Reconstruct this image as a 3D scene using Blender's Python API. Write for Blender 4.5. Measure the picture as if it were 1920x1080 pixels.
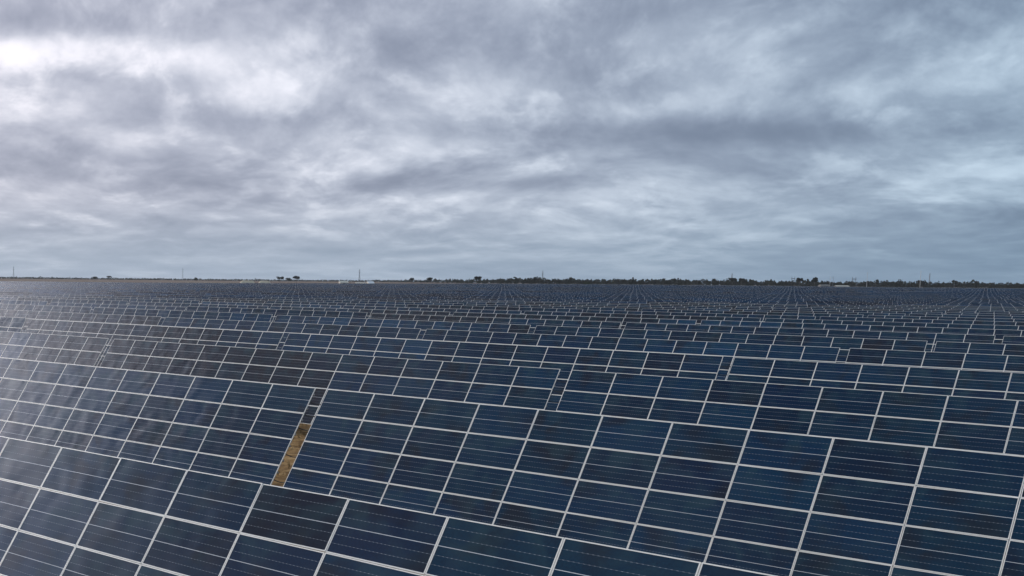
import bpy, bmesh, math, random
from mathutils import Vector, Matrix, noise as mnoise

random.seed(7)
R = math.radians
scene = bpy.context.scene
for o in list(bpy.data.objects):
    bpy.data.objects.remove(o)
C = scene.collection

# ------------------------------------------------------------------ camera
H = 7.6                                   # metres above the soil
FPX = 2296.44                             # focal length in photo pixels (1920 wide)
cam_d = bpy.data.cameras.new('camera')
cam = bpy.data.objects.new('camera', cam_d); C.objects.link(cam)
cam_d.sensor_fit = 'HORIZONTAL'; cam_d.sensor_width = 36.0
cam_d.lens = FPX / 1920 * 36.0
cam_d.shift_x = 654.64 / 1920; cam_d.shift_y = 212.44 / 1920      # the picture is a crop of a wider frame
cam_d.clip_start = 0.1; cam_d.clip_end = 60000
FW = Vector((0.0, 0.99496493, -0.10022365)); RT = Vector((0.999951916, 0.00098283, 0.00975702)); UP = Vector((-0.00980639, 0.10021883, 0.99491709))
cam.matrix_world = Matrix(((RT.x, UP.x, -FW.x, 0), (RT.y, UP.y, -FW.y, 0), (RT.z, UP.z, -FW.z, H), (0, 0, 0, 1)))
scene.camera = cam

# ------------------------------------------------------------------ sky, sun, exposure
SUN_AZ = -46.0        # degrees from the view axis (+Y), negative = to the left
SUN_EL = 15.0
sun_dir = Vector((math.sin(R(SUN_AZ)) * math.cos(R(SUN_EL)), math.cos(R(SUN_AZ)) * math.cos(R(SUN_EL)), math.sin(R(SUN_EL))))

# banks of the cloud deck: direction (as photo pixels), half width, half height, lighter / darker
SKY_BANKS = [(30, 106, 220, 32, .42), (340, 92, 190, 36, .30), (480, 145, 140, 40, .18), (920, 165, 110, 26, .26), (840, 272, 140, 17, .26), (1230, 105, 140, 38, .16),
             (1220, 212, 140, 20, .24), (1600, 178, 210, 36, .26), (1880, 290, 130, 36, .26), (1860, 115, 120, 50, .16), (1170, 368, 170, 18, .22), (230, 255, 80, 15, .2), (110, 405, 170, 11, .16),
             (110, 45, 260, 26, -.30), (560, 5, 280, 36, -.16), (790, 105, 150, 40, -.26), (420, 213, 180, 24, -.30), (300, 332, 240, 24, -.30), (565, 232, 60, 22, -.16), (1480, 22, 320, 34, -.30),
             (1130, 152, 150, 18, -.18), (1270, 257, 170, 22, -.24), (1560, 252, 230, 22, -.30), (1600, 352, 220, 26, -.22), (1860, 395, 120, 34, -.42), (960, 338, 160, 18, -.2)]
def build_world():
    w = bpy.data.worlds.new('World'); scene.world = w; w.use_nodes = True
    nt = w.node_tree; nt.nodes.clear(); N = nt.nodes; L = nt.links
    def nd(t, **k):
        n = N.new(t)
        for a, b in k.items(): setattr(n, a, b)
        return n
    def math_(op, a, b=None, c=None, clamp=False):
        n = nd('ShaderNodeMath', operation=op, use_clamp=clamp)
        for i, v in enumerate((a, b, c)):
            if v is None: continue
            if isinstance(v, (int, float)): n.inputs[i].default_value = v
            else: L.new(v, n.inputs[i])
        return n.outputs[0]
    def ss(v, lo, hi, a=0.0, b=1.0):
        n = nd('ShaderNodeMapRange', interpolation_type='SMOOTHSTEP')
        L.new(v, n.inputs[0]); n.inputs[1].default_value = lo; n.inputs[2].default_value = hi; n.inputs[3].default_value = a; n.inputs[4].default_value = b
        return n.outputs[0]
    def mixc(f, a, b, bt='MIX'):
        n = nd('ShaderNodeMix', data_type='RGBA', blend_type=bt)
        if isinstance(f, (int, float)): n.inputs[0].default_value = f
        else: L.new(f, n.inputs[0])
        for i, v in ((6, a), (7, b)):
            if isinstance(v, tuple): n.inputs[i].default_value = (*v, 1)
            else: L.new(v, n.inputs[i])
        return n.outputs[2]
    tc = nd('ShaderNodeTexCoord'); sep = nd('ShaderNodeSeparateXYZ'); L.new(tc.outputs['Generated'], sep.inputs[0])
    x, y, z = sep.outputs
    zc = math_('MAXIMUM', z, 0.0)
    lz = math_('MULTIPLY', math_('LOGARITHM', math_('ADD', zc, 0.03), 2.71828), 0.27)     # height on the deck: finer and flatter towards the horizon
    def vec(off, dz=0.0):
        c = nd('ShaderNodeCombineXYZ'); L.new(math_('ADD', x, off), c.inputs[0]); L.new(y, c.inputs[1]); L.new(math_('ADD', lz, dz), c.inputs[2])
        return c.outputs[0]
    def noise(vec, scale, detail, rough, dist=0.0):
        n = nd('ShaderNodeTexNoise'); L.new(vec, n.inputs['Vector'])
        n.inputs['Scale'].default_value = scale; n.inputs['Detail'].default_value = detail
        n.inputs['Roughness'].default_value = rough; n.inputs['Distortion'].default_value = dist
        return n.outputs['Fac']
    big = noise(vec(3.1), 2.4, 3, 0.5, 0.2)
    mid = noise(vec(7.7), 6.5, 8, 0.57, 0.25)
    mid2 = noise(vec(7.7, 0.022), 6.5, 6, 0.54, 0.25)      # the same deck a little higher up: gives lit rims and shaded bellies
    fin = noise(vec(1.3), 16.0, 5, 0.58, 0.5)
    rim = math_('SUBTRACT', mid, mid2)
    brk = math_('ABSOLUTE', math_('SUBTRACT', noise(vec(5.2), 8.5, 6, 0.55, 0.2), 0.5))
    brk = math_('MULTIPLY', ss(brk, 0.0, 0.075, 1.0, 0.0), ss(fin, 0.40, 0.62))      # thin lighter breaks between the clumps
    low = ss(zc, 0.01, 0.12, 1.0, 0.0)
    overhead_c = ss(zc, 0.16, 0.45, 1.0, 2.3)                  # cloud contrast raised overhead, mostly out of view, for stronger panel reflections
    v = math_('MULTIPLY', math_('SUBTRACT', big, 0.5), 0.9)
    v = math_('ADD', v, math_('MULTIPLY', math_('SUBTRACT', mid, 0.5), 1.15))
    v = math_('ADD', v, math_('MULTIPLY', math_('SUBTRACT', fin, 0.5), math_('MULTIPLY_ADD', low, 0.55, 0.42)))
    v = math_('ADD', v, math_('MULTIPLY', rim, 2.0))
    v = math_('MULTIPLY_ADD', brk, 0.20, v)
    v = math_('MULTIPLY', v, overhead_c)
    # the larger lighter and darker banks of this cloud deck, by bearing and height (degrees), edges broken up by the deck's own noise
    az = math_('ADD', math_('ARCTAN2', x, y), math_('MULTIPLY', math_('SUBTRACT', mid, 0.5), 0.10))
    el = math_('ADD', math_('ARCSINE', z), math_('MULTIPLY', math_('SUBTRACT', big, 0.5), 0.035))
    el = math_('ADD', el, math_('MULTIPLY', math_('SUBTRACT', fin, 0.5), 0.02))
    ae = nd('ShaderNodeCombineXYZ'); L.new(az, ae.inputs[0]); L.new(el, ae.inputs[1])
    for qx, qy, sx, sy, amp in SKY_BANKS:
        d = (FW * FPX + RT * (qx - 305.36) - UP * (qy - 752.44)).normalized()
        a0, e0 = math.atan2(d.x, d.y), math.asin(d.z)
        va = nd('ShaderNodeVectorMath', operation='MULTIPLY_ADD'); L.new(ae.outputs[0], va.inputs[0])
        va.inputs[1].default_value = (FPX / sx, FPX / sy, 0); va.inputs[2].default_value = (-a0 * FPX / sx, -e0 * FPX / sy, 0)
        vd = nd('ShaderNodeVectorMath', operation='DOT_PRODUCT'); L.new(va.outputs[0], vd.inputs[0]); L.new(va.outputs[0], vd.inputs[1])
        v = math_('MULTIPLY_ADD', math_('POWER', 0.3679, vd.outputs['Value']), amp, v)
    t = ss(v, -0.78, 0.86)
    # angle to the hidden sun
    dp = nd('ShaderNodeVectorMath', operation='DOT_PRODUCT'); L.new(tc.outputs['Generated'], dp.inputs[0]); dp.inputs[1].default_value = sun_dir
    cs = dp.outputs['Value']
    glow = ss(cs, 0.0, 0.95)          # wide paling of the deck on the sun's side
    core = ss(cs, 0.845, 0.985)           # veil round the hidden sun, out of view, strengthened to brighten panel reflections
    ramp = nd('ShaderNodeValToRGB'); L.new(t, ramp.inputs[0])
    e = ramp.color_ramp.elements
    e[0].position = 0.0; e[0].color = (0.215, 0.243, 0.305, 1)
    e[1].position = 1.0; e[1].color = (0.790, 0.800, 0.830, 1)
    for pos, col in ((0.30, (0.315, 0.345, 0.410, 1)), (0.55, (0.420, 0.452, 0.512, 1)), (0.78, (0.575, 0.602, 0.650, 1))):
        k = e.new(pos); k.color = col
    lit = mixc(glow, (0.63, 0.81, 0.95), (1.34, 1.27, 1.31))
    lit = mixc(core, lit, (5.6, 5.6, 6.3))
    lit = mixc(ss(cs, 0.935, 0.998), lit, (14.0, 12.6, 11.6))  # added inner glow, out of view, for the steeper tables to reflect
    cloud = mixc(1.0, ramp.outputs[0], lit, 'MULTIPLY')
    haze = mixc(glow, (0.160, 0.255, 0.365), (0.37, 0.46, 0.57))
    hz = ss(zc, 0.0, 0.075, 1.0, 0.0)
    cloud = mixc(math_('MULTIPLY', hz, 0.72), cloud, haze)
    sky = nd('ShaderNodeTexSky', sky_type='NISHITA'); sky.sun_disc = False
    sky.sun_elevation = R(SUN_EL); sky.sun_rotation = R(SUN_AZ)      # same direction as the sun lamp
    sky.altitude = 60
    skyc = mixc(1.0, sky.outputs[0], (0.07, 0.07, 0.07), 'MULTIPLY')
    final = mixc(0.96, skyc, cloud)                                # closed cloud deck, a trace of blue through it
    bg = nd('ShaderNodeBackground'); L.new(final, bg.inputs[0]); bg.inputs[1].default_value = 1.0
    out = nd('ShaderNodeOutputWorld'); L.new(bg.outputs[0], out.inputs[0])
build_world()

sd = bpy.data.lights.new('sun', 'SUN'); sd.energy = 1.5; sd.angle = R(12); sd.color = (1.0, 0.95, 0.90)
so = bpy.data.objects.new('sun', sd); C.objects.link(so); so.rotation_euler = (-sun_dir).to_track_quat('-Z', 'Y').to_euler()

vs = scene.view_settings
vs.view_transform = 'Standard'; vs.look = 'None'; vs.gamma = 1.0; vs.exposure = 0.08; vs.use_curve_mapping = False
scene.cycles.max_bounces = 6

# ------------------------------------------------------------------ helpers
def tag(o, label=None, cat=None, group=None, kind=None):
    for k, v in (('label', label), ('category', cat), ('group', group), ('kind', kind)):
        if v: o[k] = v
    return o
def empty(name, loc=(0, 0, 0), rz=0.0):
    o = bpy.data.objects.new(name, None); C.objects.link(o); o.location = loc; o.rotation_euler = (0, 0, rz); o.empty_display_size = 0.3
    return o
def mobj(name, me, parent=None, loc=(0, 0, 0), rot=(0, 0, 0)):
    o = bpy.data.objects.new(name, me); C.objects.link(o); o.location = loc; o.rotation_euler = rot
    if parent: o.parent = parent
    return o
class MB:
    def __init__(s): s.v = []; s.f = []; s.mi = []; s.uv = {}
    def quad(s, pts, mi=0, uv=None):
        i = len(s.v); s.v += [tuple(p) for p in pts]; s.f.append(tuple(range(i, i + len(pts)))); s.mi.append(mi)
        if uv: s.uv[len(s.f) - 1] = uv
    def box(s, a, b, mi=0):
        (x0, y0, z0), (x1, y1, z1) = a, b
        P = [(x0, y0, z0), (x1, y0, z0), (x1, y1, z0), (x0, y1, z0), (x0, y0, z1), (x1, y0, z1), (x1, y1, z1), (x0, y1, z1)]
        i = len(s.v); s.v += P
        for q in ((0, 3, 2, 1), (4, 5, 6, 7), (0, 1, 5, 4), (1, 2, 6, 5), (2, 3, 7, 6), (3, 0, 4, 7)):
            s.f.append(tuple(i + k for k in q)); s.mi.append(mi)
    def bar(s, a, b, ra, rb=None, n=6, mi=0, caps=True):
        a, b = Vector(a), Vector(b); rb = ra if rb is None else rb
        d = (b - a).normalized(); u = d.orthogonal().normalized(); w = d.cross(u); i = len(s.v)
        for p, r in ((a, ra), (b, rb)):
            for k in range(n):
                t = 2 * math.pi * k / n; s.v.append(tuple(p + u * (math.cos(t) * r) + w * (math.sin(t) * r)))
        for k in range(n):
            s.f.append((i + k, i + (k + 1) % n, i + n + (k + 1) % n, i + n + k)); s.mi.append(mi)
        if caps:
            s.f.append(tuple(i + k for k in reversed(range(n)))); s.mi.append(mi); s.f.append(tuple(i + n + k for k in range(n))); s.mi.append(mi)
    def mesh(s, name, mats, smooth=False):
        me = bpy.data.meshes.new(name); me.from_pydata(s.v, [], s.f)
        for m in mats: me.materials.append(m)
        me.polygons.foreach_set('material_index', s.mi)
        if s.uv:
            ul = me.uv_layers.new(name='UVMap')
            for fi, uv in s.uv.items():
                for li, c in zip(me.polygons[fi].loop_indices, uv): ul.data[li].uv = c
        if smooth: me.shade_smooth()
        me.update(); return me

# ------------------------------------------------------------------ materials
class MT:
    """tiny node-graph helper"""
    def __init__(s, name):
        s.m = bpy.data.materials.new(name); s.m.use_nodes = True; s.nt = s.m.node_tree; s.N = s.nt.nodes; s.L = s.nt.links
        s.b = s.N['Principled BSDF']
    def nd(s, t, **k):
        n = s.N.new(t)
        for a, b in k.items(): setattr(n, a, b)
        return n
    def put(s, sock, v):
        if isinstance(v, (int, float)): sock.default_value = v
        elif isinstance(v, tuple): sock.default_value = (*v, 1) if len(v) == 3 and sock.type == 'RGBA' else v
        else: s.L.new(v, sock)
    def math(s, op, a, b=None, c=None, clamp=False):
        n = s.nd('ShaderNodeMath', operation=op, use_clamp=clamp)
        for i, v in enumerate((a, b, c)):
            if v is not None: s.put(n.inputs[i], v)
        return n.outputs[0]
    def ss(s, v, lo, hi, a=0.0, b=1.0):
        n = s.nd('ShaderNodeMapRange', interpolation_type='SMOOTHSTEP'); s.put(n.inputs[0], v)
        for i, q in enumerate((lo, hi, a, b)): n.inputs[i + 1].default_value = q
        return n.outputs[0]
    def mix(s, f, a, b, bt='MIX'):
        n = s.nd('ShaderNodeMix', data_type='RGBA', blend_type=bt); s.put(n.inputs[0], f); s.put(n.inputs[6], a); s.put(n.inputs[7], b)
        return n.outputs[2]
    def noise(s, vec, scale, detail=3, rough=0.5, dist=0.0, dim='3D', w=None):
        n = s.nd('ShaderNodeTexNoise', noise_dimensions=dim)
        if vec is not None: s.L.new(vec, n.inputs['Vector'])
        n.inputs['Scale'].default_value = scale; n.inputs['Detail'].default_value = detail; n.inputs['Roughness'].default_value = rough; n.inputs['Distortion'].default_value = dist
        if w is not None: s.put(n.inputs['W'], w)
        return n.outputs['Fac']
    def ramp(s, v, stops, interp='LINEAR'):
        n = s.nd('ShaderNodeValToRGB'); s.L.new(v, n.inputs[0]); n.color_ramp.interpolation = interp
        e = n.color_ramp.elements; e[0].position = stops[0][0]; e[0].color = (*stops[0][1], 1); e[1].position = stops[-1][0]; e[1].color = (*stops[-1][1], 1)
        for p, c in stops[1:-1]:
            k = e.new(p); k.color = (*c, 1)
        return n.outputs[0]

def glass_material(name, near):
    m = MT(name)
    uv = m.nd('ShaderNodeUVMap').outputs[0]
    sp = m.nd('ShaderNodeSeparateXYZ'); m.L.new(uv, sp.inputs[0]); u0, v = sp.outputs[0], sp.outputs[1]
    u = m.math('FRACT', u0)
    geo = m.nd('ShaderNodeNewGeometry')
    if near:
        oi = m.nd('ShaderNodeObjectInfo'); rnd = oi.outputs['Random']
        sc_ = m.nd('ShaderNodeSeparateColor'); m.L.new(oi.outputs['Color'], sc_.inputs[0]); batch = sc_.outputs[0]
    else:
        rnd = geo.outputs['Random Per Island']; batch = m.math('MULTIPLY', m.math('FLOOR', u0), 0.1)     # the batch number rides on the whole part of u
    blue = m.ramp(rnd, [(0.0, (0.0005, 0.0148, 0.0484)), (0.25, (0.0005, 0.0250, 0.0562)), (0.5, (0.0006, 0.0125, 0.0374)), (0.75, (0.0006, 0.0289, 0.0702)), (1.0, (0.0006, 0.0211, 0.0624))])
    vivid = m.ramp(rnd, [(0.0, (0.0009, 0.0228, 0.0608)), (0.6, (0.0011, 0.0304, 0.0779)), (1.0, (0.0014, 0.0437, 0.1064))])
    brown = m.ramp(rnd, [(0.0, (0.0040, 0.0080, 0.0200)), (0.5, (0.0085, 0.0085, 0.0160)), (0.8, (0.0060, 0.0085, 0.0180)), (1.0, (0.0020, 0.014, 0.036))])
    cell = m.mix(m.ss(batch, 0.35, 0.55), blue, brown)
    cell = m.mix(m.ss(batch, 0.70, 0.85), cell, vivid)
    # slow drift of cell batch and dust from panel to panel
    pos = geo.outputs['Position']
    if near:
        cmb = m.nd('ShaderNodeCombineXYZ'); m.put(cmb.inputs[0], m.math('MULTIPLY', u, 1.95)); m.put(cmb.inputs[1], v); m.put(cmb.inputs[2], m.math('MULTIPLY', rnd, 70.0))
        grain = m.noise(cmb.outputs[0], 26, 2, 0.6)
        cell = m.mix(1.0, cell, m.ramp(grain, [(0.3, (0.75, 0.78, 0.82)), (0.7, (1.25, 1.2, 1.15))]), 'MULTIPLY')
        blotch = m.noise(cmb.outputs[0], 1.35, 4, 0.55, 0.6)
        tint = m.noise(cmb.outputs[0], 0.9, 2, 0.5, 0.4)
        cell = m.mix(m.ss(tint, 0.48, 0.72, 0.0, 0.60), cell, (0.0110, 0.0095, 0.0125))
        # dust film lies thicker along the upper frame and in drifts
        film = m.math('MULTIPLY', m.ss(blotch, 0.40, 0.72), m.ss(v, 0.0, 1.0, 0.35, 1.0))
        cell = m.mix(m.math('MULTIPLY', film, 0.62), cell, (0.020, 0.058, 0.076))
    # cell-row gaps: four dashed hair lines and one solid ribbon in the middle
    v6 = m.math('MULTIPLY', v, 6.0)
    fr = m.math('ABSOLUTE', m.math('SUBTRACT', m.math('FRACT', m.math('ADD', v6, 0.5)), 0.5))     # distance to nearest row gap, in cells
    inner = m.math('MULTIPLY', m.math('GREATER_THAN', v6, 0.5), m.math('LESS_THAN', v6, 5.5))
    thin = m.math('MULTIPLY', m.math('LESS_THAN', fr, 0.020 if near else 0.02), inner)
    dash = m.math('ABSOLUTE', m.math('SUBTRACT', m.math('FRACT', m.math('MULTIPLY', u, 24.0)), 0.5))
    dash = m.ss(dash, 0.22, 0.42, 0.30, 1.0)
    cen = m.math('LESS_THAN', m.math('ABSOLUTE', m.math('SUBTRACT', v6, 3.0)), 0.034)
    col = m.mix(m.math('MULTIPLY', m.math('MULTIPLY', thin, dash), 0.62), cell, (0.42, 0.47, 0.52))
    col = m.mix(cen, col, (0.62, 0.64, 0.66))
    m.put(m.b.inputs['Base Color'], col)
    m.b.inputs['IOR'].default_value = 1.31
    m.b.inputs['Roughness'].default_value = 0.16
    if near:
        wav = m.noise(cmb.outputs[0], 1.1, 1, 0.4, 0.2)
        bp = m.nd('ShaderNodeBump'); bp.inputs['Strength'].default_value = 1.0; bp.inputs['Distance'].default_value = 0.022
        m.put(bp.inputs['Height'], wav); m.put(m.b.inputs['Normal'], bp.outputs[0])
    return m.m
M = {}
M['glass'] = glass_material('panel_glass', True)
M['glass_far'] = glass_material('panel_glass_far', False)

def frame_material():
    m = MT('anodised_frame'); geo = m.nd('ShaderNodeNewGeometry')
    n = m.noise(geo.outputs['Position'], 3.0, 3, 0.6)
    m.put(m.b.inputs['Base Color'], m.ramp(n, [(0.3, (0.80, 0.775, 0.715)), (0.7, (0.87, 0.845, 0.785))]))
    m.b.inputs['Metallic'].default_value = 0.0; m.b.inputs['Roughness'].default_value = 0.42
    return m.m
M['frame'] = frame_material()
def simple(name, c1, c2, scale=4.0, rough=0.7, metal=0.0, detail=4):
    m = MT(name); geo = m.nd('ShaderNodeNewGeometry')
    n = m.noise(geo.outputs['Position'], scale, detail, 0.6)
    m.put(m.b.inputs['Base Color'], m.ramp(n, [(0.3, c1), (0.7, c2)])); m.b.inputs['Roughness'].default_value = rough; m.b.inputs['Metallic'].default_value = metal
    return m.m
M['steel'] = simple('galvanised_steel', (0.34, 0.35, 0.36), (0.48, 0.48, 0.48), 6, 0.5, 0.6)
M['back'] = simple('backsheet', (0.62, 0.62, 0.60), (0.70, 0.70, 0.68), 2, 0.6)
M['cable'] = simple('black_cable', (0.008, 0.008, 0.009), (0.015, 0.015, 0.016), 9, 0.6)
M['cream'] = simple('cream_wall', (0.50, 0.45, 0.36), (0.60, 0.55, 0.45), 0.3, 0.7)
M['white_roof'] = simple('white_sheet_roof', (0.80, 0.80, 0.79), (0.86, 0.86, 0.85), 0.4, 0.4)
M['tan_roof'] = simple('tan_sheet_roof', (0.62, 0.56, 0.44), (0.72, 0.66, 0.54), 0.4, 0.5)
M['drab'] = simple('drab_cladding', (0.16, 0.15, 0.13), (0.22, 0.20, 0.18), 0.3, 0.8)
M['dark_open'] = simple('dark_door', (0.03, 0.03, 0.03), (0.05, 0.05, 0.05), 1, 0.7)
M['pylon'] = simple('pylon_steel', (0.16, 0.18, 0.20), (0.22, 0.24, 0.26), 0.5, 0.6, 0.3)
M['pale_pole'] = simple('pale_concrete_pole', (0.50, 0.50, 0.48), (0.60, 0.60, 0.58), 0.5, 0.8)
M['wood'] = simple('dark_timber_pole', (0.07, 0.065, 0.06), (0.11, 0.10, 0.09), 0.5, 0.9)
M['bark'] = simple('bark', (0.06, 0.05, 0.042), (0.10, 0.085, 0.07), 1.5, 0.95)
def leaf_material(name, a, b, c):
    m = MT(name); geo = m.nd('ShaderNodeNewGeometry')
    col = m.ramp(geo.outputs['Random Per Island'], [(0.0, a), (0.5, b), (1.0, c)])
    big = m.noise(geo.outputs['Position'], 0.02, 3, 0.6)
    col = m.mix(m.ss(big, 0.45, 0.75, 0.0, 0.5), col, (0.060, 0.044, 0.034))
    m.put(m.b.inputs['Base Color'], col); m.b.inputs['Roughness'].default_value = 0.8; m.b.inputs['Specular IOR Level'].default_value = 0.1
    return m.m
M['leaf'] = leaf_material('scrub_leaves', (0.030, 0.032, 0.022), (0.040, 0.044, 0.026), (0.058, 0.056, 0.036))
M['leaf_green'] = leaf_material('green_leaves', (0.045, 0.062, 0.022), (0.055, 0.075, 0.028), (0.070, 0.085, 0.035))

def soil_material():
    m = MT('dry_soil'); geo = m.nd('ShaderNodeNewGeometry'); p = geo.outputs['Position']
    a = m.noise(p, 1.3, 7, 0.72, 0.9); b = m.noise(p, 9.0, 5, 0.7); far = m.noise(p, 0.006, 4, 0.55)
    col = m.ramp(a, [(0.36, (0.09, 0.046, 0.016)), (0.47, (0.24, 0.138, 0.050)), (0.56, (0.36, 0.225, 0.092)), (0.68, (0.48, 0.34, 0.175))])
    col = m.mix(1.0, col, m.ramp(b, [(0.3, (0.62, 0.60, 0.56)), (0.7, (1.25, 1.22, 1.18))]), 'MULTIPLY')
    tuft = m.ss(m.noise(p, 2.1, 5, 0.7, 0.8), 0.54, 0.66, 0.0, 0.6)
    col = m.mix(tuft, col, (0.150, 0.088, 0.034))
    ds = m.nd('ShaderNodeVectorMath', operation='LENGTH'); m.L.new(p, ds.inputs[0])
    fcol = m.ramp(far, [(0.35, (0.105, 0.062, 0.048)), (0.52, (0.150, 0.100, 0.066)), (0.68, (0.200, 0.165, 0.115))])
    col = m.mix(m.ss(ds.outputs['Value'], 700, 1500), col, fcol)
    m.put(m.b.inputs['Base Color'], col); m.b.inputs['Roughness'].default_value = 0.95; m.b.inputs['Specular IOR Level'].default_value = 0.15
    bp = m.nd('ShaderNodeBump'); bp.inputs['Strength'].default_value = 0.9; bp.inputs['Distance'].default_value = 0.12
    m.put(bp.inputs['Height'], m.math('ADD', a, m.math('MULTIPLY', b, 0.35))); m.put(m.b.inputs['Normal'], bp.outputs[0])
    return m.m
M['soil'] = soil_material()
M['gravel'] = simple('pale_gravel', (0.30, 0.27, 0.22), (0.40, 0.365, 0.31), 0.8, 0.95)

# ------------------------------------------------------------------ lay of the land
PSI = -0.8409087436; TILT = 0.9658035587
E1 = Vector((math.cos(PSI), math.sin(PSI), 0)); NN = Vector((-math.sin(PSI), math.cos(PSI), 0))
D0, D, X0, LT, PW, PH = 15.88294, 15.60342, -26.7795, 30.1722, 1.976, 1.012
GD = -0.0012354
TOPZ = H - 3.7053968                        # height of a table's upper edge over the soil line at row 0
AX = TOPZ - 2 * PH * math.sin(TILT)          # tracker axle height
def sstep(a, b, x):
    t = min(1, max(0, (x - a) / (b - a))); return t * t * (3 - 2 * t)
def ground(x, y):
    n = x * NN.x + y * NN.y
    z = GD * max(-40, min(n - D0, 700))
    dep = max(y, 1.0)
    z += 2.6 * sstep(600, 1150, dep) * sstep(-0.02, 0.42, x / dep)
    return z
def pix(px, py, dep):
    """a point at forward depth dep (metres along +Y) that lies along the given direction in the photograph"""
    d = FW * FPX + RT * (px - 305.36) - UP * (py - 752.44)
    return Vector((0, 0, H)) + d * (dep / d.y)
def hor(px): return 518.112 + 0.0098069 * px
def site(px, dep):
    p = pix(px, hor(px), dep); return Vector((p.x, p.y, ground(p.x, p.y)))

def build_ground():
    mb = MB(); ys = [-400, -150, -40, 0, 20, 40, 60, 80, 110, 150, 200, 260, 330, 420, 520, 600, 660, 720, 790, 870, 960, 1060, 1180, 1300, 1450, 1700, 2100, 2600, 3400, 4600, 5600]
    us = [-3, -1.5, -0.8, -0.4, -0.2, -0.1, -0.02, 0.04, 0.1, 0.16, 0.22, 0.28, 0.34, 0.42, 0.52, 0.7, 0.9, 1.3, 2]
    for y in ys:
        for u in us:
            x = u * max(y, 900)
            mb.v.append((x, y, ground(x, y)))
    w = len(us)
    for j in range(len(ys) - 1):
        for i in range(w - 1):
            a = j * w + i; mb.f.append((a, a + 1, a + w + 1, a + w)); mb.mi.append(0)
    tag(mobj('ground', mb.mesh('ground', [M['soil']], True)), kind='structure')
build_ground()

# ------------------------------------------------------------------ solar tables
FW_ = 0.019; PWS, PHS, PT = PW - 0.014, PH - 0.012, 0.035
def panel_meshes():
    mb = MB(); a, b, t = PWS / 2, PHS / 2, PT; f = FW_
    O = [(-a, -b), (a, -b), (a, b), (-a, b)]; I = [(-a + f, -b + f), (a - f, -b + f), (a - f, b - f), (-a + f, b - f)]
    for k in range(4):
        q = (k + 1) % 4
        mb.quad([(*O[k], t), (*O[q], t), (*I[q], t), (*I[k], t)])
        mb.quad([(*O[k], 0), (*O[q], 0), (*O[q], t), (*O[k], t)])
        mb.quad([(*I[q], t - .004), (*I[k], t - .004), (*I[k], t), (*I[q], t)])
    mb.quad([(*p, 0) for p in reversed(O)], 1)
    fr = mb.mesh('panel_frame', [M['frame'], M['back']])
    g = MB(); g.quad([(*p, t - .004) for p in I], 0, [(0, 0), (1, 0), (1, 1), (0, 1)])
    gl = g.mesh('panel_glass', [M['glass']])
    both = MB(); both.v = mb.v + g.v; both.f = mb.f + [tuple(i + len(mb.v) for i in g.f[0])]; both.mi = mb.mi + [2]; both.uv = {len(mb.f): [(0, 0), (1, 0), (1, 1), (0, 1)]}
    return fr, gl, both.mesh('panel', [M['frame'], M['back'], M['glass']])
FRAME_ME, GLASS_ME, PANEL_ME = panel_meshes()
SPAN = 15 * PW
def support_meshes():
    r = {}
    m = MB(); m.bar((-SPAN / 2 + .15, 0, 0), (SPAN / 2 - .15, 0, 0), 0.075, n=10); r['torque_tube'] = m.mesh('torque_tube', [M['steel']], False)
    m = MB(); m.box((-SPAN / 2, -0.03, -0.06), (SPAN / 2, 0.03, 0)); r['purlin'] = m.mesh('purlin', [M['steel']])
    m = MB(); m.box((-0.04, -2 * PH + .05, -0.10), (0.04, 2 * PH - .05, 0)); r['rafter'] = m.mesh('rafter', [M['steel']])
    m = MB(); m.box((-.05, -.08, -0.6), (.05, -.07, 1)); m.box((-.05, .07, -0.6), (.05, .08, 1)); m.box((-.006, -.07, -.6), (.006, .07, 1)); r['post'] = m.mesh('post', [M['steel']])
    m = MB(); pts = [(0.62 * k / 8 - .31, -0.018 * k / 8, -0.045 * math.sin(math.pi * k / 8)) for k in range(9)]
    for p, q in zip(pts, pts[1:]): m.bar(p, q, 0.017, n=6, caps=False)
    r['cable'] = m.mesh('cable', [M['cable']], True)
    return r
SUP = support_meshes()

def table_origin(k, mcol):
    c = NN * (D0 + k * D) + E1 * (X0 + mcol * LT + SPAN / 2) - NN * (2 * PH * math.cos(TILT))
    return Vector((c.x, c.y, ground(c.x, c.y)))

def batch_runs(k, mc):
    """cell batch of each of the fifteen panel columns: 0 navy, 0.5 brown-black, 1 vivid blue"""
    r = random.Random(k * 331 + mc * 17 + 2); out = []
    while len(out) < 15:
        q = r.random(); c = 0.0 if q < .60 else (0.5 if q < .82 else 1.0)
        if (k <= 1 and mc >= 0) or (c == .5 and mc >= -1 and k != 2 and r.random() < .7): c = 0.0
        out += [c] * r.randint(4, 12)
    if (k, mc) == (2, -1): out = [.5] * 9 + [0.0] * 6
    if (k, mc) in ((1, -1), (2, 0), (3, 0)): out = [0.0] * 15
    return out[:15]

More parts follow.
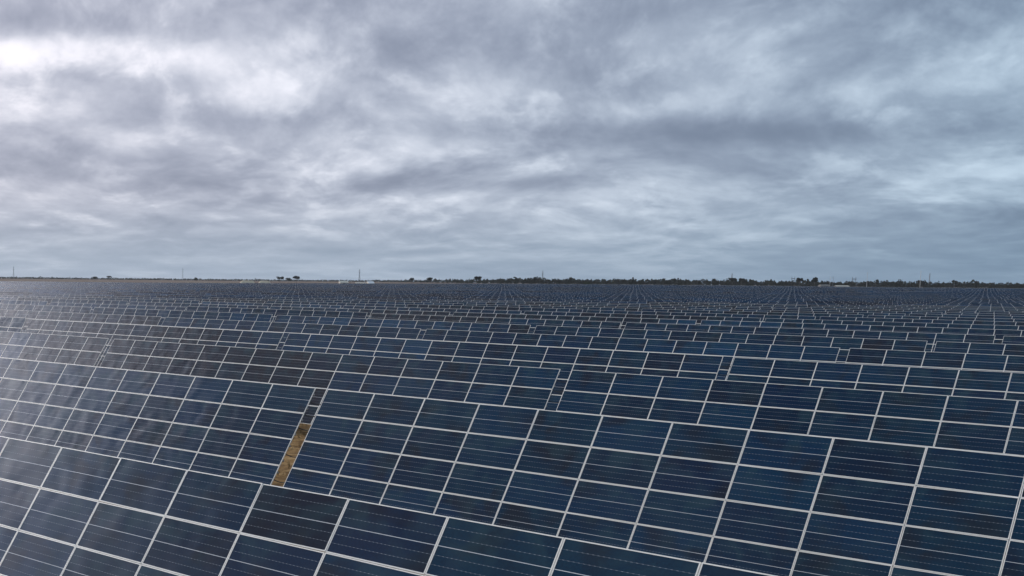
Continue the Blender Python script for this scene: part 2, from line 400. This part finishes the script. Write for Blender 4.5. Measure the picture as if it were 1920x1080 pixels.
def table_mesh(tilt, rnd, runs):
    """a whole far table as one mesh: sixty glass faces over a frame slab, tube and posts"""
    mb = MB(); ct, st = math.cos(tilt), math.sin(tilt)
    def P(x, s, h): return (x, s * ct - h * st, AX + s * st + h * ct)
    x0, x1, s0, s1 = -SPAN / 2, SPAN / 2, -2 * PH, 2 * PH
    A = [P(x0, s0, .08), P(x1, s0, .08), P(x1, s1, .08), P(x0, s1, .08)]; B = [P(x0, s0, .11), P(x1, s0, .11), P(x1, s1, .11), P(x0, s1, .11)]
    mb.quad(B, 0); mb.quad(A[::-1], 1)
    for i in range(4):
        j = (i + 1) % 4; mb.quad([A[i], A[j], B[j], B[i]], 0)
    for i in range(15):
        for j in range(4):
            cx = x0 + (i + .5) * PW; cs = s0 + (j + .5) * PH; a, b = PW / 2 - .028, PH / 2 - .027
            w = max(-.012, min(.012, rnd.gauss(0, .004))); u = max(-.012, min(.012, rnd.gauss(0, .004)))
            q = [P(cx - a, cs - b, .141 - w - u), P(cx + a, cs - b, .141 - w + u), P(cx + a, cs + b, .141 + w + u), P(cx - a, cs + b, .141 + w - u)]
            o_ = int(runs[i] * 10 + (rnd.random() < .06) * 4) + .001; mb.quad(q, 2, [(o_, 0), (o_ + .998, 0), (o_ + .998, 1), (o_, 1)])
    mb.bar((x0, 0, AX), (x1, 0, AX), .075, n=5, mi=3)
    for i in range(5):
        x = x0 + SPAN * (i + .5) / 5; mb.box((x - .05, -.06, -.4), (x + .05, .06, AX - .06), 3)
    return mb
FAR_MATS = [M['frame'], M['back'], M['glass_far'], M['steel']]

def in_view(o, margin=60):
    """is any of the table inside the widened picture?"""
    hit = False
    for sx in (-.5, 0, .5):
        for z in (0.6, 3.9):
            p = o + E1 * (sx * SPAN) + Vector((0, 0, z - H)); d = p.dot(FW)
            if d < 4: continue
            X = 305.36 + FPX * p.dot(RT) / d; Y = 752.44 - FPX * p.dot(UP) / d
            if -margin < X < 1920 + margin and Y < 1080 + 4 * margin: hit = True
    return hit

K_ROAD, M_ROAD = 37, -8
tables = []
for k in range(0, 125):
    for mc in range(-60, 60):
        kk = k + (2 if k >= K_ROAD else 0); mm = mc - (0.45 if mc < M_ROAD else 0)
        o = table_origin(kk, mm)
        dep = o.y
        if dep < 8 or dep > 1190 + 60 * math.sin(o.x * .006): continue
        if not in_view(o): continue
        blk = 0 if (k < K_ROAD and mc >= M_ROAD) else (1 if mc >= M_ROAD else 2)
        tables.append((o.length, dep, k, mc, o, blk))
tables.sort(key=lambda t: t[0])
NEAR_DEPTH = 250
SPECIAL = {(1, 0): 'dark teal-blue solar table starting where the bare brown soil gap ends',
           (1, -1): 'hazy violet-blue solar table ending at the gap that shows bare brown soil',
           (0, 0): 'largest solar table, its top edge running just below the bare-soil gap'}
def describe(k, mc, dep, runs, tilt):
    if (k, mc) in SPECIAL: return SPECIAL[(k, mc)]
    if dep >= NEAR_DEPTH: return 'tiny far solar table in the tightly packed rows towards the scrub line'
    if tilt > TILT + R(2.9): return 'solar table paled by cloud glare, tilted more steeply than its neighbours'
    nb, nv = sum(1 for c in runs if c == .5), sum(1 for c in runs if c == 1)
    if nb > 9: return 'solar table with mostly brown-black panels in the nearer rows'
    if nv > 9: return 'solar table with mostly vivid blue panels in the nearer rows'
    if nb and nv: return 'solar table with runs of both brown-black and vivid blue panels'
    if nb: return 'solar table with a run of brown-black panels beside navy ones'
    if nv: return 'solar table with a run of vivid blue panels beside navy ones'
    return 'evenly navy solar table in the rows behind the bare-soil gap'
rnd = random.Random(11)
def table_tilt(k, mc, blk):
    r = random.Random(k * 977 + mc * 131 + 5)
    if k <= 2: return TILT
    t = TILT + R(r.gauss(0, 0.9 if k < 18 and blk == 0 else 0.15))
    if blk == 0 and mc <= -3 and k < 16 and r.random() < 0.42: t += R(r.uniform(3.0, 6.5))
    if (k, mc) in ((3, -3), (6, -5), (7, -5)): t = TILT + R(6.5)
    if blk == 1: t += R(-3)
    if blk == 2: t += R(2)
    return t
n_near = 0
for idx, (dist, dep, k, mc, o, blk) in enumerate(tables[:300]):
    tilt = table_tilt(k, mc, blk)
    runs = batch_runs(k, mc); label = describe(k, mc, dep, runs, tilt); group = 'solar tables in long parallel rows'
    if dep < NEAR_DEPTH:
        n_near += 1
        t = empty('solar_table', o, PSI); tag(t, label, 'solar table', group)
        ct, st = math.cos(tilt), math.sin(tilt)
        def P(x, s, h): return (x, s * ct - h * st, AX + s * st + h * ct)
        for i in range(15):
            for j in range(4):
                x = -SPAN / 2 + (i + .5) * PW; s = -2 * PH + (j + .5) * PH
                jit = (tilt + rnd.gauss(0, .0035), rnd.gauss(0, .003), 0)
                loc = P(x, s, .10)
                bt = runs[i] if rnd.random() > .025 else rnd.choice((0, .5, 0, .75))
                if dep < 75:
                    p = mobj('panel', FRAME_ME, t, loc, jit); mobj('glass', GLASS_ME, p).color = (bt, 0, 0, 1)
                else:
                    mobj('panel', PANEL_ME, t, loc, jit).color = (bt, 0, 0, 1)
        mobj('torque_tube', SUP['torque_tube'], t, (0, 0, AX), (tilt, 0, 0))
        for j in range(4):
            for s in (-.28, .28):
                mobj('purlin', SUP['purlin'], t, P(0, -2 * PH + (j + .5) * PH + s, .098), (tilt, 0, 0))
        for i in range(5):
            x = -SPAN / 2 + SPAN * (i + .5) / 5
            p = mobj('post', SUP['post'], t, (x, 0, 0)); p.scale.z = AX - 0.07
        for i in range(10):
            mobj('rafter', SUP['rafter'], t, P(-SPAN / 2 + SPAN * (i + .5) / 10, 0, .038), (tilt, 0, 0))
        if dep < 130:
            for s in (1.5 * PH, 1.02 * PH, .5 * PH, -.52 * PH, -1.48 * PH):
                mobj('cable', SUP['cable'], t, P(SPAN / 2 + .25, s, .02), (0, 0, 0))
    else:
        me = table_mesh(tilt, rnd, runs).mesh('solar_table', FAR_MATS)
        tag(mobj('solar_table', me, None, o, (0, 0, PSI)), label, 'solar table', group)
# the tables beyond: one mass
big = MB(); cz, sz = math.cos(PSI), math.sin(PSI)
for dist, dep, k, mc, o, blk in tables[300:]:
    tm = table_mesh(table_tilt(k, mc, blk), rnd, batch_runs(k, mc)); base = len(big.v); fb = len(big.f)
    big.v += [(o.x + x * cz - y * sz, o.y + x * sz + y * cz, o.z + z) for x, y, z in tm.v]
    big.f += [tuple(i + base for i in f) for f in tm.f]; big.mi += tm.mi
    for f, uv in tm.uv.items(): big.uv[f + fb] = uv
tag(mobj('solar_field', big.mesh('solar_field', FAR_MATS)), 'distant mass of tiny solar tables stretching back to the scrub line', 'solar field', kind='stuff')
print('TABLES', len(tables), 'near', n_near)

# dry grass tufts on the soil of the first rows
gr = random.Random(21); gm = MB()
for i in range(5200):
    q = NN * gr.uniform(D0 + .2 * D, D0 + 3.2 * D) + E1 * gr.uniform(X0 - 24, X0 + 12)
    if mnoise.noise(Vector((q.x * .35, q.y * .35, 0))) < gr.uniform(-.35, .35): continue
    z0 = ground(q.x, q.y); hh = gr.uniform(.10, .32)
    for b_ in range(5):
        an = gr.random() * 6.283; ln = gr.uniform(.05, .22); w_ = .02
        tip = (q.x + math.cos(an) * ln, q.y + math.sin(an) * ln, z0 + hh * gr.uniform(.7, 1.1))
        gm.quad([(q.x - math.sin(an) * w_, q.y + math.cos(an) * w_, z0 - .01), (q.x + math.sin(an) * w_, q.y - math.cos(an) * w_, z0 - .01), tip])
M['straw'] = simple('dry_straw', (0.25, 0.160, 0.066), (0.42, 0.29, 0.14), 3.0, 0.9)
tag(mobj('dry_grass', gm.mesh('dry_grass', [M['straw']])), 'dry straw-coloured grass tufts on the bare soil', 'grass', kind='stuff')

# service roads between the blocks
def road(name, a, b, w):
    d = (b - a).normalized(); s = Vector((-d.y, d.x, 0)) * (w / 2); mb = MB(); n = 60
    for i in range(n + 1):
        p = a.lerp(b, i / n)
        for q in (p - s, p + s): mb.v.append((q.x, q.y, ground(q.x, q.y) + .03))
    for i in range(n): mb.f.append((2 * i, 2 * i + 1, 2 * i + 3, 2 * i + 2)); mb.mi.append(0)
    tag(mobj(name, mb.mesh(name, [M['gravel']])), kind='structure')
rn = D0 + (K_ROAD + .3) * D
road('service_road', NN * rn + E1 * -900, NN * rn + E1 * 900, 12)
re = X0 + (M_ROAD - .22) * LT
road('service_track', E1 * re + NN * 20, E1 * re + NN * 1300, 8)

# ------------------------------------------------------------------ trees
def crown(mb, c, rx, ry, rz, n, size, rnd, mi=0, lumps=7):
    L = []
    for i in range(lumps):
        a = rnd.random() * 6.283; q = rnd.random() ** .5 * .72
        L.append((c.x + math.cos(a) * q * rx, c.y + math.sin(a) * q * ry, c.z + rnd.uniform(-.55, .75) * rz * (1 - .5 * q), rnd.uniform(.28, .5)))
    for i in range(n):
        lx, ly, lz, lr = L[i % lumps]
        v = Vector((rnd.gauss(0, 1), rnd.gauss(0, 1), rnd.gauss(0, 1))).normalized() * (rnd.random() ** .4 * lr)
        p = Vector((lx + v.x * rx, ly + v.y * ry, lz + v.z * rz))
        a = Vector((rnd.gauss(0, 1), rnd.gauss(0, 1), rnd.gauss(0, .6))).normalized(); b = a.orthogonal().normalized()
        b = (b * math.cos(1.3) + a.cross(b) * math.sin(1.3)); s = size * rnd.uniform(.6, 1.3)
        mb.quad([p - a * s - b * s * .5, p + a * s * .2 - b * s * .8, p + a * s + b * s * .3, p - a * s * .2 + b * s * .8], mi)
def tree(px, dep, h, wid, label, mat='leaf', flat=.5, trunk_h=.45, n=320):
    b = site(px, dep); t = empty('tree', b); tag(t, label, 'tree')
    r = random.Random(int(px * 7)); mt = MB(); h *= 1.22; wid *= 1.15
    mt.bar((0, 0, -.4), (0, 0, h * trunk_h), .035 * h, .02 * h, 8)
    for i in range(6):
        a = i * 1.05 + r.random(); mt.bar((0, 0, h * trunk_h * r.uniform(.6, .95)), (math.cos(a) * wid * .3, math.sin(a) * wid * .3, h * r.uniform(.62, .85)), .015 * h, .006 * h, 6)
    mobj('trunk', mt.mesh('trunk', [M['bark']], True), t)
    mc = MB(); crown(mc, Vector((0, 0, h * (1 - flat / 2))), wid / 2, wid / 2, h * flat / 2, n, h * .085, r, 0, 9)
    mobj('crown', mc.mesh('crown', [M[mat]]), t)

wr = random.Random(3)
wood = MB()
x = -60.0
def line(px): # (depth, mean height) of the scrub line along the picture
    if px < 700: return (4300, 9.0)
    f = sstep(650, 1000, px); return (4300 + (2500 - 4300) * f, 9.5 + 7.0 * f)
while x < 1990:
    dep0, h0 = line(x)
    step = 5.0 / dep0 * FPX
    for lay in range(4):
        dep = dep0 + lay * 60 + wr.uniform(-25, 25)
        b = site(x + wr.uniform(-step, step), dep)
        nz = mnoise.noise(Vector((x * .012, lay * 3.7, 0))) * .28 + mnoise.noise(Vector((x * .09, lay, 4))) * .22
        h = h0 * (.62 + .14 * lay * .5 + nz * .8 + wr.uniform(-.12, .14)); 
        if wr.random() < .035: h *= 1.3
        w = h * wr.uniform(.75, 1.25)
        if h < 2: continue
        crown(wood, b + Vector((0, 0, h * .46)), w / 2, w / 2, h * .52, 30, h * .13, wr, 0, 5)
        wood.bar(b - Vector((0, 0, .3)), b + Vector((0, 0, h * .5)), .12, .06, 4, 1, False)
    x += step
tag(mobj('woodland', wood.mesh('woodland', [M['leaf'], M['bark']])), 'far dark scrub woodland along the whole horizon', 'woodland', kind='stuff')

for a in ((143, 3300, 6.5, 12, 'small low dark bush beyond the bare left field', 'leaf', .75, .2),
          (178, 3100, 9.0, 20, 'broad brown-green domed tree beyond the bare field', 'leaf', .7, .3),
          (206, 3150, 10.5, 14, 'dark umbrella-crowned tree standing alone beside the domed tree', 'leaf', .5, .5),
          (368, 3300, 8.5, 12, 'compact dark shrub-like tree near the lone lattice mast', 'leaf', .8, .2),
          (525, 2700, 12.0, 14, 'first ragged tree of the clump behind the cream mounds', 'leaf', .6, .4),
          (541, 2720, 9.5, 16, 'low middle tree of the ragged clump behind the cream mounds', 'leaf', .7, .3),
          (556, 2690, 12.5, 13, 'tall twiggy last tree of the ragged clump', 'leaf', .55, .45),
          (771, 2450, 10.5, 9, 'sparse forked tree over the low scrub past the white shed', 'leaf', .5, .5),
          (806, 2450, 11.0, 11, 'round-topped tree poking above the low scrub', 'leaf', .55, .4),
          (896, 2380, 13.0, 12, 'taller airy tree rising from the middle of the scrub line', 'leaf', .55, .4),
          (1098, 2050, 6.5, 16, 'bright green bush in front of the dark scrub', 'leaf_green', .85, .1),
          (1373, 2400, 14.5, 13, 'tall tree at the foot of a lattice mast', 'leaf', .55, .4),
          (1390, 2400, 13.5, 10, 'open-crowned tree next to the mast-foot tree', 'leaf', .5, .5),
          (1499, 2350, 15.0, 14, 'broad dark tree beside the timber H-frame pylon', 'leaf', .55, .4),
          (1527, 2350, 15.5, 10, 'tall narrow-stemmed tree between the H-frame and twin poles', 'leaf', .5, .5),
          (1727, 2500, 14.0, 12, 'bushy tree right behind the tall white pole', 'leaf', .6, .4)):
    tree(*a)

# ------------------------------------------------------------------ sheds
def shed(px, dep, w, d, hw, hr, label, wall, roof, rz=0.3, door=True):
    b = site(px, dep); t = empty('shed', b, rz); tag(t, label, 'shed')
    m = MB(); m.box((-w / 2, -d / 2, -.3), (w / 2, d / 2, hw))
    for s in (-1, 1):
        m.quad([(s * w / 2, -d / 2, hw), (s * w / 2, d / 2, hw), (s * w / 2, 0, hw + hr)])
    mobj('wall', m.mesh('wall', [M[wall]]), t)
    m = MB(); e = .5; th = .15
    for s in (-1, 1):
        lo = (s * (d / 2 + e), hw - hr * e / (d / 2)); hi = (0, hw + hr)
        P = [(-w / 2 - e, lo[0], lo[1] + .02), (w / 2 + e, lo[0], lo[1] + .02), (w / 2 + e, hi[0], hi[1] + .02), (-w / 2 - e, hi[0], hi[1] + .02)]
        m.quad(P if s < 0 else P[::-1]); Q = [(a, b_, c + th) for a, b_, c in P]; m.quad(Q if s < 0 else Q[::-1])
        for i in range(4): m.quad([P[i], P[(i + 1) % 4], Q[(i + 1) % 4], Q[i]])
    mobj('roof', m.mesh('roof', [M[roof]]), t)
    if door:
        m = MB(); m.box((-w * .12, -d / 2 - .06, 0), (w * .12, -d / 2 - .01, hw * .8)); mobj('door', m.mesh('door', [M['dark_open']]), t)
shed(644, 1800, 12, 9, 3.4, 2.2, 'cream shed furthest from the white-roofed shed', 'cream', 'tan_roof', .12)
shed(675.5, 1800, 13, 8, 2.6, 1.2, 'low cream shed at the foot of the lattice mast', 'cream', 'cream', .05)
shed(694, 1750, 9, 10, 2.6, 2.9, 'bright white-roofed shed beside the low cream one', 'tan_roof', 'white_roof', .35)
shed(1545, 2150, 16, 9, 3.6, 2.0, 'tan substation building in front of the twin poles', 'drab', 'drab', .1)
shed(1578, 2100, 22, 9, 2.8, 1.6, 'long low drab building between twin poles and H-frame', 'drab', 'cream', .05)
def mound(px, dep, w, d, h, label):
    b = site(px, dep); m = MB(); nx, ny = 22, 8; r = random.Random(int(px))
    for j in range(ny + 1):
        for i in range(nx + 1):
            u, v = i / nx * 2 - 1, j / ny * 2 - 1
            e = min(1, (1 - abs(u) ** 3) * 1.25) * (1 - v * v)
            m.v.append((u * w / 2, v * d / 2, -.3 + h * max(0, e) * (1 + .16 * mnoise.noise(Vector((u * 4, v * 2, px))))))
    for j in range(ny):
        for i in range(nx):
            a = j * (nx + 1) + i; m.f.append((a, a + 1, a + nx + 2, a + nx + 1)); m.mi.append(0)
    o = mobj('stockpile', m.mesh('stockpile', [M['sand']], True), None, b); tag(o, label, 'stockpile')
M['sand'] = simple('pale_sand', (0.52, 0.43, 0.30), (0.64, 0.54, 0.40), 0.25, 0.95)
mound(464, 2300, 30, 14, 5.2, 'longer pale sand stockpile on the far edge of the field')
mound(496, 2300, 24, 14, 5.0, 'shorter pale sand stockpile next to the longer one')

# ------------------------------------------------------------------ pylons and poles
def lattice(px, dep, h, label, w=5.0):
    b = site(px, dep); t = empty('lattice_mast', b); tag(t, label, 'pylon', 'lattice masts of the far power line')
    m = MB(); lv = [(0, w), (.3, w * .62), (.55, w * .36), (.8, w * .2), (1, w * .06)]
    for (f0, w0), (f1, w1) in zip(lv, lv[1:]):
        c0 = [(sx * w0 / 2, sy * w0 / 2, f0 * h) for sx, sy in ((-1, -1), (1, -1), (1, 1), (-1, 1))]; c1 = [(sx * w1 / 2, sy * w1 / 2, f1 * h) for sx, sy in ((-1, -1), (1, -1), (1, 1), (-1, 1))]
        for i in range(4):
            j = (i + 1) % 4
            m.bar(c0[i], c1[i], .26, n=4); m.bar(c0[i], c1[j], .12, n=4); m.bar(c0[j], c1[i], .12, n=4); m.bar(c1[i], c1[j], .12, n=4)
    mobj('mast', m.mesh('mast', [M['pylon']]), t)
    for f, l in ((.74, 4.0), (.86, 3.4)):
        a = MB(); a.bar((-l, 0, f * h), (l, 0, f * h), .18, n=4); a.bar((-l, 0, f * h), (0, 0, f * h + 1.4), .1, n=4); a.bar((l, 0, f * h), (0, 0, f * h + 1.4), .1, n=4)
        mobj('cross_arm', a.mesh('cross_arm', [M['pylon']]), t)
for px, dep, ytop, lab in ((25.5, 4000, 499.5, 'lattice mast standing over the bare brown field'), (342.5, 3900, 502.5, 'lattice mast near the compact shrub-like tree'),
                           (673.8, 3000, 504.5, 'lattice mast rising behind the cream sheds'), (1017, 3200, 507, 'lattice mast rising alone from the unbroken scrub line'),
                           (1371.6, 3200, 511.5, 'lattice mast above the tall open-crowned trees'), (1742, 3400, 511.5, 'lattice mast next to the tall white pole')):
    b = site(px, dep); h = (pix(px, ytop, dep).z - b.z)
    lattice(px, dep, h, lab)
def pole(px, dep, ytop, label, mat, r=.35, arm=True):
    b = site(px, dep); h = pix(px, ytop, dep).z - b.z; t = empty('power_pole', b); tag(t, label, 'power pole')
    m = MB(); m.bar((0, 0, -.4), (0, 0, h), r, r * .5, 8); mobj('shaft', m.mesh('shaft', [M[mat]], True), t)
    if arm:
        a = MB(); a.box((-1.6, -.1, h * .93), (1.6, .1, h * .93 + .22)); mobj('cross_arm', a.mesh('cross_arm', [M[mat]]), t)
pole(1556, 2000, 518.5, 'pale pole of the twin pair', 'pale_pole', .40)
pole(1561.6, 2000, 518.5, 'grey darker pole of the twin pair', 'pylon', .36)
pole(1625, 1900, 510.0, 'pale slender pole standing past the second H-frame', 'pale_pole', .42)
pole(1725, 1800, 507.0, 'tallest white pole, slightly thicker at its base', 'pale_pole', .48)
pole(1789, 1900, 529.0, 'short grey pole against the scrub', 'pylon', .25, False)
def hframe(px, dep, ytop, wpx, label):
    b = site(px, dep); h = pix(px, ytop, dep).z - b.z; w = wpx / FPX * dep; t = empty('h_frame_pylon', b); tag(t, label, 'pylon')
    for s in (-1, 1):
        m = MB(); m.bar((s * w / 2, 0, -.4), (s * w / 2, 0, h), .34, .26, 8); mobj('leg', m.mesh('leg', [M['wood']], True), t)
    m = MB(); m.box((-w / 2 - .8, -.2, h * .80), (w / 2 + .8, .2, h * .80 + .8)); mobj('cross_beam', m.mesh('cross_beam', [M['wood']]), t)
    m = MB(); m.bar((-w / 2, .25, h * .45), (w / 2, .25, h * .78), .12, n=5); m.bar((w / 2, .25, h * .45), (-w / 2, .25, h * .78), .12, n=5); mobj('brace', m.mesh('brace', [M['wood']]), t)
hframe(1486.8, 2100, 518.5, 5.4, 'timber H-frame pylon beside the broad dark tree')
hframe(1600.8, 2000, 519.5, 6.4, 'timber H-frame pylon beside the long low drab building')

# ------------------------------------------------------------------ the air: thin, even haze
hm = bpy.data.materials.new('thin_haze'); hm.use_nodes = True; hn = hm.node_tree; hn.nodes.clear()
pv = hn.nodes.new('ShaderNodeVolumePrincipled'); pv.inputs['Color'].default_value = (0.78, 0.87, 0.96, 1); pv.inputs['Density'].default_value = 0.00002; pv.inputs['Anisotropy'].default_value = 0.2
ho = hn.nodes.new('ShaderNodeOutputMaterial'); hn.links.new(pv.outputs[0], ho.inputs['Volume'])
hb = MB(); hb.box((-17500, -1200, -4), (17500, 5900, 62))
tag(mobj('haze', hb.mesh('haze', [hm])), 'thin even haze over the plain', 'haze', kind='stuff')
